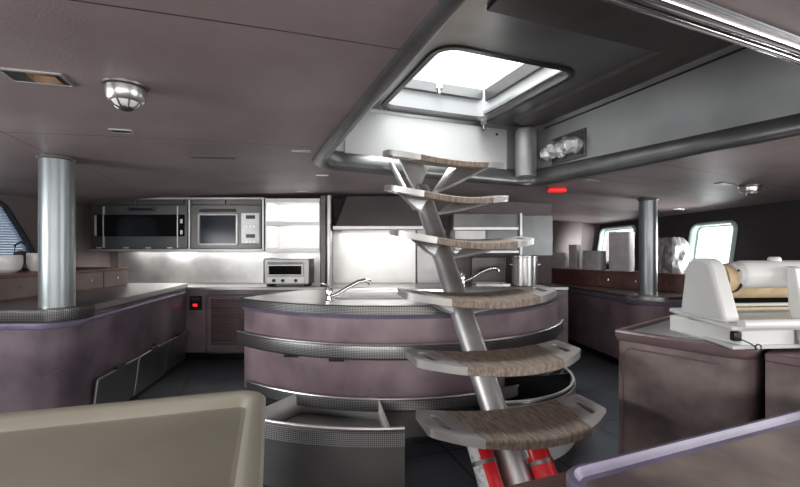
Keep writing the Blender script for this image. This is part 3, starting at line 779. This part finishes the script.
# hood
HD = thing('extractor_hood', 'dark steel extractor hood above the bright splashback', 'hood', (-.2,5.2,1.62))
hb = B().add([(-.80,YF+.02,1.64),(.42,YF+.02,1.64),(.42,YB-.03,1.64),(-.80,YB-.03,1.64),(-.68,YF+.12,2.02),(.42,YF+.12,2.02),(.42,YB-.03,2.02),(-.68,YB-.03,2.02)],
             [(0,1,2,3),(4,5,6,7),(0,1,5,4),(1,2,6,5),(2,3,7,6),(3,0,4,7)])
obj('canopy', hb, 'steel_hood', HD)
obj('bottom_lip', B().box((-.82,YF,1.60),(.43,YF+.04,1.645)), 'steel_bright', HD, bevel=.006)
obj('side_flange', B().add([(-.83,YF+.01,1.60),(-.80,YF+.01,1.60),(-.66,YF+.11,2.02),(-.70,YF+.11,2.02),(-.83,YB-.03,1.60),(-.80,YB-.03,1.60),(-.66,YB-.03,2.02),(-.70,YB-.03,2.02)],
    [(0,1,2,3),(4,5,6,7),(0,3,7,4),(1,2,6,5),(0,1,5,4),(3,2,6,7)]), 'black', HD)
obj('lamp', B().box((-.55,YF+.2,1.632),(.2,YF+.3,1.639)), 'lamp_glow', HD)

# toaster oven
TX0, TX1 = -1.68, -1.12
TO = thing('toaster_oven', 'small steel toaster oven on the back counter below the open shelves', 'toaster oven', (-1.4,5.2,.9))
obj('case', B().box((TX0,5.06,.925),(TX1,5.36,1.245)), 'steel_soft', TO, bevel=.012)
obj('door', B().box((TX0+.05,5.035,1.03),(TX1-.07,5.06,1.20)), 'steel', TO, bevel=.006)
obj('door_glass', B().box((TX0+.07,5.028,1.05),(TX1-.09,5.036,1.155)), 'blackglass', TO)
obj('handle', B().tube([(TX0+.07,5.015,1.182),(TX1-.09,5.015,1.182)],.01,8), 'steel_bright', TO)
obj('control_panel', B().box((TX0+.04,5.045,.945),(TX1-.06,5.06,1.01)), 'steel_bright', TO)
for x in (TX0+.13,TX0+.24,TX1-.16): obj('knob', B().tube([(x,5.045,.975),(x,5.022,.975)],.02,12), 'black', TO)
for x in (TX0+.05,TX1-.05): obj('foot', B().box((x-.02,5.08,.90),(x+.02,5.34,.926)), 'rubber', TO)
obj('side_vent', B().box((TX0-.012,5.08,.94),(TX0,5.34,1.23)), 'black', TO)
# socket strip right of toaster
tag(obj('power_outlet', B().box((-1.075,YB-.045,1.0),(-1.035,YB-.03,1.12)), 'black', bevel=.004), 'black power outlet on the wall beside the toaster oven', 'power outlet')

# ---- right part of the back run
t = thing('glass_cabinet', 'frosted grey wall cabinet seen behind the ladder treads at the right', 'cabinet', (1.1,5.3,1.28))
obj('carcass', B().box((.66,YF+.06,1.33),(1.46,YB-.03,1.80)), 'glazed', t, bevel=.004)
obj('bright_edge', B().box((1.465,YF,1.28),(1.492,YF+.09,1.80)), 'steel_bright', t, bevel=.003)
obj('bottom_rail', B().box((.66,YF+.02,1.31),(1.46,YF+.08,1.345)), 'steel', t, bevel=.004)
obj('top_rail', B().box((.66,YF+.04,1.60),(1.46,YF+.06,1.63)), 'steel_bright', t)
obj('door', B().box((.68,YF+.045,1.35),(1.05,YF+.06,1.59)), 'steel_soft', t, bevel=.004)
obj('door', B().box((1.07,YF+.045,1.35),(1.44,YF+.06,1.59)), 'glazed', t, bevel=.004)
t = tag(obj('side_screen', B().box((1.50,YF+.1,1.28),(1.90,YF+.12,1.78)), 'glazed', bevel=.004), 'plain frosted grey panel right of the bright cabinet edge', 'panel')
# steel drum pot
px_ = (526-400)/F*5.12
t = thing('stock_pot', 'large shiny steel stock pot at the right end of the back counter', 'pot', (px_,5.18,.9))
obj('pot_body', B().lathe([(.14,0),(.155,.01),(.155,.36),(.160,.365),(.160,.375),(.150,.375),(.148,.03),(0,.02)],(px_,5.18,.9),36), 'steel', t)
for sg in (-1,1):
    obj('handle', B().tube([(px_+sg*.150,5.14,1.16),(px_+sg*.185,5.14,1.17),(px_+sg*.185,5.22,1.17),(px_+sg*.150,5.22,1.16)],.008,8), 'steel', t)
# second sink unit and faucet
t = thing('counter_sink', 'rectangular steel sink set on the back counter behind the ladder', 'sink', (1.15,5.25,.9))
obj('rim', B().rings([[Vector((p.x,p.y,z)) for p in rrect(1.16,5.22,.44,.34,.04,0,i)] for i,z in [(0,.901),(.004,.93),(.02,.93),(.03,.905)]], cap1=True), 'steel_bright', t)
faucet((.80,5.20,.902), math.radians(-6), 'chrome mixer tap on the back counter seen just right of the ladder pole', 1.25)
t = tag(obj('steel_case', B().box((.95,5.42,.90),(1.40,5.55,1.26)), 'steel_dark', bevel=.01), 'dark steel case behind the tap on the back counter', 'case')

# ---------------------------------------------------------------- right counter (peninsula) and its contents
ZR = .85
RC = thing('side_counter', 'lilac counter under the right windows with a rounded corner and steel edge', 'counter', (3.0,5.3,0))
def rpath(off=0):
    P = [Vector((2.33-off,7.0)), Vector((2.42-off,5.6))]
    c = Vector((2.80,4.62)); r = .26+off
    for k in range(0,17):
        a = 180+105*k/16; P.append(Vector((c.x+r*cos(a), c.y+r*sin(a))))
    P.append(Vector((3.74,4.62+off*-1))); return P
obj('body', B().prism(rpath()+[Vector((3.74,7.0))], .09, ZR-.04), 'lilac_isl', RC, smooth=30)
obj('steel_edge', B().sweep(rpath(.014), [(0,ZR-.045),(.006,ZR-.045),(.012,ZR-.03),(.012,ZR-.004),(.004,ZR+.002),(0,ZR+.002)]), 'steel_bright', RC)
obj('toe_kick', B().prism(rpath(-.05)+[Vector((3.7,7.0))], 0, .09), 'black', RC)
obj('worktop', B().prism(rpath(.015)+[Vector((3.74,7.0))], ZR-.04, ZR), 'steel', RC, bevel=.005)
obj('lilac_lip', B().sweep(rpath(0), [(0,ZR-.10),(-.014,ZR-.095),(-.018,ZR-.075),(-.010,ZR-.06),(0,ZR-.055)]), 'lilac_rim', RC)
obj('notice', B().add([(2.405,5.50,.54),(2.375,6.05,.54),(2.375,6.05,.74),(2.405,5.50,.74)],[(0,1,2,3)]), 'drawer_face', RC)
column((2.82,4.66), .092, ZR, ceil_z(2.82)-.002, 'slim satin steel column standing on the right counter')
chest('drawer_chest', (2.12,6.52), (3.28,4.73), .40, ZR+.003, 1.07, 6, 'low dark red-brown drawer chest on the right counter holding grey foam pieces', 'drawer_dark', 'drawer_dark', 'chrome')

# grey foam pieces on it.  direction of the chest
cd = (Vector((2.12,6.52))-Vector((3.30,4.70))).normalized(); cn = Vector((-cd.y,cd.x))*-1
def cpos(s, n): return Vector((3.30,4.70))+cd*s+cn*n
def foam(s, n, w, d, h, rot, lab, name='foam_block', puff=0, cat='foam block', mt='foam', lean=0):
    p = cpos(s,n); bm = B()
    nx, nz = 6, 6; R = []
    for k in range(nz+1):
        z = h*k/nz; f = 1-puff*abs(2*k/nz-1)**2.5
        L = rrect(0,0,w*f,d*f,min(w,d)*.2,0,0,4)
        R.append([Vector((q.x+lean*z+.006*noise.noise(Vector((q.x*9,q.y*9,z*7+s))), q.y+.006*noise.noise(Vector((q.x*9,q.y*9+3,z*7+s))), z)) for q in L])
    bm.rings(R, True, True)
    o = obj(name, bm, mt, None, smooth=50); o.location = (p.x,p.y,1.0705); o.rotation_euler = (0,0,rot+math.atan2(cd.y,cd.x))
    return tag(o, lab, cat)
foam(1.83,.16,.26,.14,.24,.1, 'small grey pillow at the far end of the right drawer chest', 'pillow', .22, 'pillow')
foam(1.56,.20,.14,.16,.36,0, 'narrow upright grey foam block between the small pillow and the low grey box')
foam(1.24,.16,.30,.16,.27,-.1, 'low wide grey foam block in front of the green-framed window', puff=.06)
foam(.86,.18,.27,.20,.52,.1, 'tall upright grey foam block just left of the right column')
def crumpled(s, n, w, d, h, lab):
    p = cpos(s,n); bm = B(); R = []
    for k in range(15):
        z = h*k/14; f = (1-.35*max(0,(k-9)/5)**2)
        R.append([])
        for j in range(36):
            a = 2*PI*j/36
            q = 1+.16*noise.noise(Vector((math.cos(a)*2.4,math.sin(a)*2.4,z*9)))+.07*noise.noise(Vector((math.cos(a)*7,math.sin(a)*7,z*22)))
            e = (abs(math.cos(a))**4+abs(math.sin(a))**4)**-.25
            R[-1].append(Vector((w/2*f*e*q*math.cos(a), d/2*f*e*q*math.sin(a), max(0,z+(.02*noise.noise(Vector((a*2,z*5,4))) if k > 2 else 0)))))
    bm.rings(R, True, True)
    o = obj('wrapped_bundle', bm, 'plastic_film', None, smooth=20); o.location = (p.x,p.y,1.0705); o.rotation_euler=(0,0,.3)
    return tag(o, lab, 'bundle')
crumpled(.30,.26,.38,.32,.43,'bundle wrapped in crumpled plastic film between the right column and window')

# hull stiffener panels in the alcove
b = B().add([(2.62,7.9,.86),(3.45,7.9,.86),(3.5,7.86,1.9),(2.95,7.86,1.9)],[(0,1,2,3)])
o = struct(obj('trim_1', b, 'hull')); thick(o,.03)
b = B().box((2.10,7.5,.86),(2.4,7.9,1.98)); struct(obj('trim_2', b, 'hull_dark'))

# ---------------------------------------------------------------- laundry cabinet and rotary iron
P0 = Vector((1.22,2.30)); e1 = Vector((.622,-.783)); e2 = Vector((.783,.622))
def lc(a, c): return P0+e1*a+e2*c
LCB = thing('laundry_cabinet', 'mauve-brown cabinet with raised wooden rim standing under the white rotary iron', 'cabinet', (lc(.3,.6).x,lc(.3,.6).y,0))
def rpoly(pts, r, seg=6):
    out = []; n = len(pts)
    for i in range(n):
        p, a, c = pts[i], pts[i-1], pts[(i+1)%n]
        d0 = (a-p).normalized(); d1 = (c-p).normalized()
        rr = r[i] if isinstance(r,list) else r
        s = p+d0*rr; e = p+d1*rr
        for k in range(seg+1):
            t = k/seg; out.append(s*(1-t)**2+p*2*t*(1-t)+e*t*t)
    return out
CB = [lc(0,0), lc(.585,0), lc(.585,1.35), lc(0,1.35)]
obj('body', B().prism(rpoly(CB,[.02,.13,.02,.02]), .08, .855), 'brownlilac', LCB, smooth=30)
obj('toe_kick', B().prism([lc(.05,.05),lc(.56,.05),lc(.56,1.3),lc(.05,1.3)], 0, .08), 'black', LCB)
def scalepoly(P, k):
    c = sum(P, Vector((0,0)))/len(P)
    return [c+(p-c)*(1+k/max((p-c).length,.01)) for p in P]
cc = rpoly(CB,[.02,.13,.02,.02])
R = [[Vector((p.x,p.y,z)) for p in scalepoly(cc,k)] for k, z in [(.0,.845),(.012,.85),(.026,.87),(.03,.895),(.022,.903),(.0,.905),(-.04,.903),(-.05,.893),(-.055,.885)]]
b = B().rings(R, cap0=True); obj('rim', b, 'mauve_wood', LCB)
b = B(); b.add([(p.x,p.y,.886) for p in scalepoly(cc,-.05)], [tuple(range(len(cc)))]); obj('top', b, 'steel_soft', LCB, smooth=False)
# face panel outline (raised bead)
def onf(a, z, d=.004): q = lc(a,-d); return Vector((q.x,q.y,z))
obj('panel_bead', B().tube([onf(.03,.09,.001),onf(.03,.74,.001),onf(.034,.775,.001),onf(.05,.80,.001),onf(.075,.81,.001),onf(.46,.81,.001)], .0045, 8), 'mauve_wood', LCB)
LC2 = thing('laundry_cabinet', 'second mauve-brown cabinet stepping back at the right edge of the picture, with an inset door', 'cabinet', (lc(1.3,.8).x,lc(1.3,.8).y,0))
C2 = [lc(.62,.05), lc(1.45,.05), lc(1.45,1.35), lc(.63,1.35)]
obj('body', B().prism(C2, .08, .85), 'brownlilac', LC2)
obj('toe_kick', B().prism([lc(.68,.09),lc(1.43,.09),lc(1.43,1.3),lc(.68,1.3)], 0, .08), 'black', LC2)
obj('top', B().prism([lc(.62,.03),lc(1.47,.03),lc(1.47,1.35),lc(.62,1.35)], .85, .89), 'mauve_wood', LC2, bevel=.008)
obj('door', B().prism([lc(.74,.044),lc(1.3,.044),lc(1.3,.052),lc(.74,.052)], .14, .74), 'mauve_wood', LC2, bevel=.003)

# rotary iron
MY = 5
RI = thing('rotary_iron', 'white rotary ironing machine with tan cloth roller standing on the laundry cabinet', 'ironing machine', (1.525,1.87,.906), math.radians(MY))
def P(name, b, m, par=None, **k): return obj(name, b, m, par or RI, world=False, **k)
P('base', B().box((-.0,-.03,.0),(.27,.40,.085)), 'white', bevel=.008)
P('base_skirt', B().prism([(-.05,-.045),(.66,-.045),(.66,.40),(.05,.40)], 0, .018), 'white_grey', bevel=.004)
P('feed_board', B().prism([(-.07,-.06),(1.0,-.06),(1.0,.50),(.10,.52),(.07,.49)], .086, .108), 'white', bevel=.009, seg=3)
P('front_lip', B().tube([(-.02,-.055,.114),(.4,-.055,.114),(1.0,-.055,.114)],.022,14), 'white')
P('switch', B().box((-.035,-.04,.035),(.0,-.01,.078)), 'black', bevel=.005)
P('pull_ring', B().tube([(-.02,-.045,.05),(.02,-.06,.03),(.05,-.065,.006)],.003,6).tube([(.05+.014*math.cos(a),-.066,.004+.014*math.sin(a)+.010) for a in [2*PI*k/14 for k in range(15)]],.003,6), 'black')
def yz(prof, x0, x1, top=None):
    b = B(); n = len(prof); q = top or prof
    b.add([(x0,y,z) for y,z in prof]+[(x1,y,z) for y,z in q], [tuple(range(n)), tuple(range(2*n-1,n-1,-1))]+[(i,(i+1)%n,n+(i+1)%n,n+i) for i in range(n)])
    return b
prof = [(.02,.108),(.10,.36),(.125,.39),(.155,.402),(.21,.402),(.245,.385),(.262,.35),(.30,.108)]
P('end_housing', yz(prof,-.02,.055), 'white', bevel=.010, seg=3)
P('housing_cover', yz([(.035,.12),(.11,.355),(.13,.378),(.16,.388),(.205,.388),(.235,.372),(.25,.34),(.285,.12)],-.026,-.018), 'white_grey', bevel=.004)
P('roller', B().tube([(.055,.20,.275),(1.0,.20,.275)],.075,28), 'cream')
P('roller_flange', B().tube([(.058,.15,.305),(.110,.15,.305)],.070,28), 'cream')
P('roller_seal', B().tube([(.110,.15,.305),(.124,.15,.305)],.074,28), 'black')
P('press_shoe', B().tube([(.126,.12,.325),(.15,.12,.325),(1.0,.12,.325)],[.060,.068,.068],28), 'white')
P('shoe_end', B().tube([(.105,.12,.325),(.127,.12,.325)],[.054,.064],28), 'white_grey')
for a in (30,150,270): P('screw', B().tube([(.106,.12+.042*cos(a),.325+.042*sin(a)),(.100,.12+.042*cos(a),.325+.042*sin(a))],.005,8), 'black')
P('cap', B().lathe([(.026,0),(.026,.012),(.02,.02),(0,.02)],(.33,.12,.390),16), 'white')
P('lever_arm', yz([(-.08,.0),(-.10,.06),(-.03,.20),(.00,.36),(.04,.37),(.03,.18),(-.02,.0)],.30,.345), 'white', bevel=.006)
P('back_plate', B().box((.055,.36,.108),(1.0,.38,.15)), 'white_grey', bevel=.004)
P('cloth_guard', B().box((.06,.30,.125),(1.0,.36,.135)), 'cream')

# ---------------------------------------------------------------- the two near tables
def tray_table(name, lab, corner, yaw, w, d, r, ztop, side, mts, rim=.03, rw_=.05):
    ex = Vector((cos(yaw), sin(yaw))); ey = Vector((sin(yaw), -cos(yaw)))       # ey towards the camera
    c = corner+ex*(w/2*side)+ey*(d/2)
    t = thing(name, lab, 'table', (c.x,c.y,0))
    def rg(i, z, rr=r): return [Vector((p.x,p.y,z)) for p in rrect(c.x,c.y,w,d,rr,yaw,i,10)]
    R = [rg(.03,ztop-.05),rg(.008,ztop-.045),rg(0,ztop-.03),rg(0,ztop-.008),rg(.008,ztop+.001),rg(.02,ztop+.003),rg(rw_*.6,ztop),rg(rw_*.8,ztop-.01),rg(rw_,ztop-rim),rg(rw_+.02,ztop-rim-.004)]
    obj('rim', B().rings(R, cap0=True), mts[0], t)
    R = rg(rw_+.0,ztop-rim-.003)
    obj('tabletop', B().add(R,[tuple(range(len(R)))]), mts[1], t, smooth=False)
    q = c
    obj('pedestal', B().tube([(q.x,q.y,.02),(q.x,q.y,ztop-.05)],.06,20), 'steel', t)
    obj('foot', B().lathe([(.26,0),(.26,.012),(.08,.03),(0,.03)],(q.x,q.y,0)), 'steel_dark', t)
    return t
tray_table('tray_table', 'beige tray-topped table with a raised rounded rim in the near left corner', Vector((-.585,1.79)), 17.5, 1.75, 1.0, .12, .75, -1, ('beige','beige'), rim=.045, rw_=.075)
rt = tray_table('dining_table', 'mottled brown table with pale lilac raised rim in the near right corner', Vector((.415,1.12)), 21.5, 1.32, .95, .085, .75, 1, ('lilac_rim','tabletop'), rim=.018, rw_=.035)
q = Vector((.415,1.12)); ex = Vector((cos(21.5),sin(21.5)))
ls = rpoly([uv(.50,.962), uv(.95,.962), uv(.95,.5), uv(.50,.5)],.01)
obj('side_leaf', B().prism(ls, .668, .693), 'drawer_dark', rt, bevel=.006, label='dark red-brown leaf')

# ---------------------------------------------------------------- ceiling fittings
def ceil_frame(px, py, yaw=18):
    p = GC(px,py)
    return p
def downlight(px, py, w, d, lab, inner, yaw=19, name='ceiling_light', cat='ceiling light', frame='steel_soft'):
    p = GC(px,py); t = thing(name, lab, cat, (p.x,p.y,p.z), math.radians(yaw))
    slope = -.022*(p.x+.5)
    def rg(i, z): return [Vector((q.x,q.y,z+slope*(q.x*cos(yaw)-q.y*sin(yaw)))) for q in rrect(0,0,w,d,.012,0,i,4)]
    obj('frame', B().rings([rg(0,.002),rg(0,-.004),rg(.003,-.007),rg(.010,-.007),rg(.012,-.003)]), frame, t, world=False)
    R = rg(.011,-.004); obj('lens', B().add(R,[tuple(range(len(R)))]), inner, t, world=False, smooth=False)
    return t
o = downlight(37,77,.21,.13,'square recessed ceiling light with an amber reflector, upper left', 'black')
o2 = obj('reflector', B().box((-.02,-.04,-.007),(.075,.042,-.004)), 'glow_tan', o, world=False)
downlight(122,131,.12,.075,'small dark recessed ceiling vent between the dome lamp and left column', 'black', name='ceiling_vent', cat='vent')
downlight(213,157,.32,.075,'long dark grille in the ceiling above the microwave', 'black', name='ceiling_grille', cat='grille', frame='dark_liner', yaw=10)
downlight(301,151,.14,.05,'small chrome strip lamp on the ceiling left of the hatch recess', 'steel_bright', yaw=10)
downlight(322,175,.12,.05,'tiny pale ceiling lamp below the left corner of the hatch recess', 'lamp_glow', yaw=5)
downlight(302,191,.14,.05,'small pale ceiling lamp above the open shelf unit', 'lamp_glow', yaw=0)
downlight(725,184,.16,.09,'small ceiling vent with a black slot near the right dome lamp', 'black', name='ceiling_vent', cat='vent')
downlight(591,180.5,.16,.06,'small grey ceiling vent by the right edge of the hatch recess', 'steel_dark', name='ceiling_vent', cat='vent')
downlight(680,209,.18,.07,'pale flush ceiling lamp above the plastic-wrapped bundle', 'steel_bright')
def dome(px, py, r, h, lab, rings=True):
    p = GC(px,py); t = thing('dome_lamp', lab, 'ceiling lamp', (p.x,p.y,p.z))
    obj('base_ring', B().lathe([(r*1.18,.003),(r*1.15,-.008),(r*.98,-.014),(0,-.014)]), 'steel_dark', t, world=False)
    obj('housing', B().lathe([(r,-.01),(r*1.0,-h*.30),(r*.93,-h*.62),(r*.80,-h*.72),(r*.74,-h*.72)],seg=32), 'steel', t, world=False)
    obj('lens', B().lathe([(r*.74,-h*.70),(r*.60,-h*.86),(r*.40,-h*.95)],seg=32), 'ceramic', t, world=False)
    obj('centre_cap', B().lathe([(r*.42,-h*.93),(r*.34,-h*1.02),(r*.16,-h*1.08),(0,-h*1.08)],seg=24), 'steel_dark', t, world=False)
    b = B()
    for k in range(8):
        a = 45*k
        b.tube([(r*.75*cos(a),r*.75*sin(a),-h*.71),(r*.58*cos(a),r*.58*sin(a),-h*.885),(r*.38*cos(a),r*.38*sin(a),-h*.97)],.004,6)
    obj('guard', b, 'steel_dark', t, world=False)
    return t
dome(126,86,.074,.098,'large chrome dome lamp on the ceiling at upper left')
dome(750,186,.075,.075,'small chrome dome lamp on the ceiling at far right')
p = GC(557,187)
t = thing('warning_light', 'red lens lamp on the ceiling at the right corner of the hatch recess', 'ceiling light', (p.x,p.y,p.z))
obj('base', B().box((-.10,-.045,-.012),(.10,.045,.003)), 'dark_liner', t, world=False, bevel=.005)
obj('lens', B().box((-.09,-.038,-.055),(.09,.038,-.012)), 'red_glow', t, world=False, bevel=.018, seg=4)

# mast outside above the hatch
tag(obj('mast', B().tube([(1.43,6.04,2.1),(1.45,6.04,6.0)],.13,20), 'white_grey'), 'pale mast outside, seen through the open hatch', 'mast')

# ---------------------------------------------------------------- light
w = bpy.data.worlds.new('sky'); S.world = w; w.use_nodes = True
bg = w.node_tree.nodes['Background']; bg.inputs[0].default_value = (.95,.98,1,1); bg.inputs[1].default_value = 2.2
def area(name, loc, rot, sx, sy, e, col=(1,1,1)):
    l = bpy.data.lights.new(name,'AREA'); l.shape = 'RECTANGLE'; l.size = sx; l.size_y = sy; l.energy = e; l.color = col
    o = bpy.data.objects.new(name,l); C.objects.link(o); o.location = loc; o.rotation_euler = [math.radians(a) for a in rot]; return o
# daylight through the hatch and windows, plus added fill around the camera
hp = uv(1.64,2.78)
area('hatch_daylight', (hp.x,hp.y,5.2), (0,0,YW), 2.6, 2.6, 420, (.97,.99,1))
area('rear_fill', (0,YN+.06,1.45), (112,0,0), 5.5, .9, 175, (1,.97,.95))  # added fill behind the camera, tilted up at the ceiling; wall has no opening
area('left_fill', (-3.75,.6,1.4), (0,-108,0), .55, 2.4, 75, (.97,.98,1))  # added fill out of view on the left, tilted up to lift the ceiling
area('right_fill', (3.68,.8,1.4), (0,108,0), .55, 2.4, 75, (.97,.98,1))  # matching added fill on the unseen right side, also aimed upward
area('alcove_window_daylight', (4.9,7.25,1.4), (0,98,0), 1.0, 1.5, 120, (.97,.99,1))
area('side_window_daylight', (4.8,5.0,1.3), (0,104,0), 1.0, 1.3, 170, (.97,.99,1))
area('slatted_window_daylight', (-4.9,3.7,1.8), (0,-82,0), 1.0, 1.6, 25, (.93,.97,1))
# galley lamps, plus added fill inside the open shelves
area('oven_strip_lamp', (-2.75,5.40,1.335), (0,0,0), 1.9, .06, 9, (1,.97,.93))
area('corner_strip_lamp', (-3.0,5.45,1.33), (0,0,0), .3, .06, 2, (1,.97,.93))
area('hood_lamp', (-.35,5.30,1.59), (0,0,0), 1.0, .12, 8, (1,.98,.95))
area('shelf_fill', (-1.3,5.12,1.95), (20,0,0), .55, .05, 4, (1,.99,.97))  # added fill to whiten the upper compartment, no fitting modelled
area('lower_shelf_fill', (-1.3,5.2,1.665), (15,0,0), .55, .05, 3, (1,.99,.97))  # second added fill, brightens the grey lower compartment
area('toaster_lamp', (-1.35,5.35,1.33), (0,0,0), .5, .06, 2.5, (1,.98,.95))

cam = bpy.data.cameras.new('camera'); co = bpy.data.objects.new('camera',cam); C.objects.link(co)
co.location = (0,0,HC); co.rotation_euler = (PI/2,0,0)
cam.sensor_width = 36; cam.lens = 36*F/800; cam.shift_y = (HY-243.5)/800; cam.clip_start = .02
S.camera = co
S.view_settings.view_transform = 'Standard'; S.view_settings.look = 'None'; S.view_settings.gamma = 1; S.view_settings.exposure = 0
S.view_settings.use_curve_mapping = False
S.cycles.use_denoising = True
S.cycles.max_bounces = 10; S.cycles.diffuse_bounces = 5
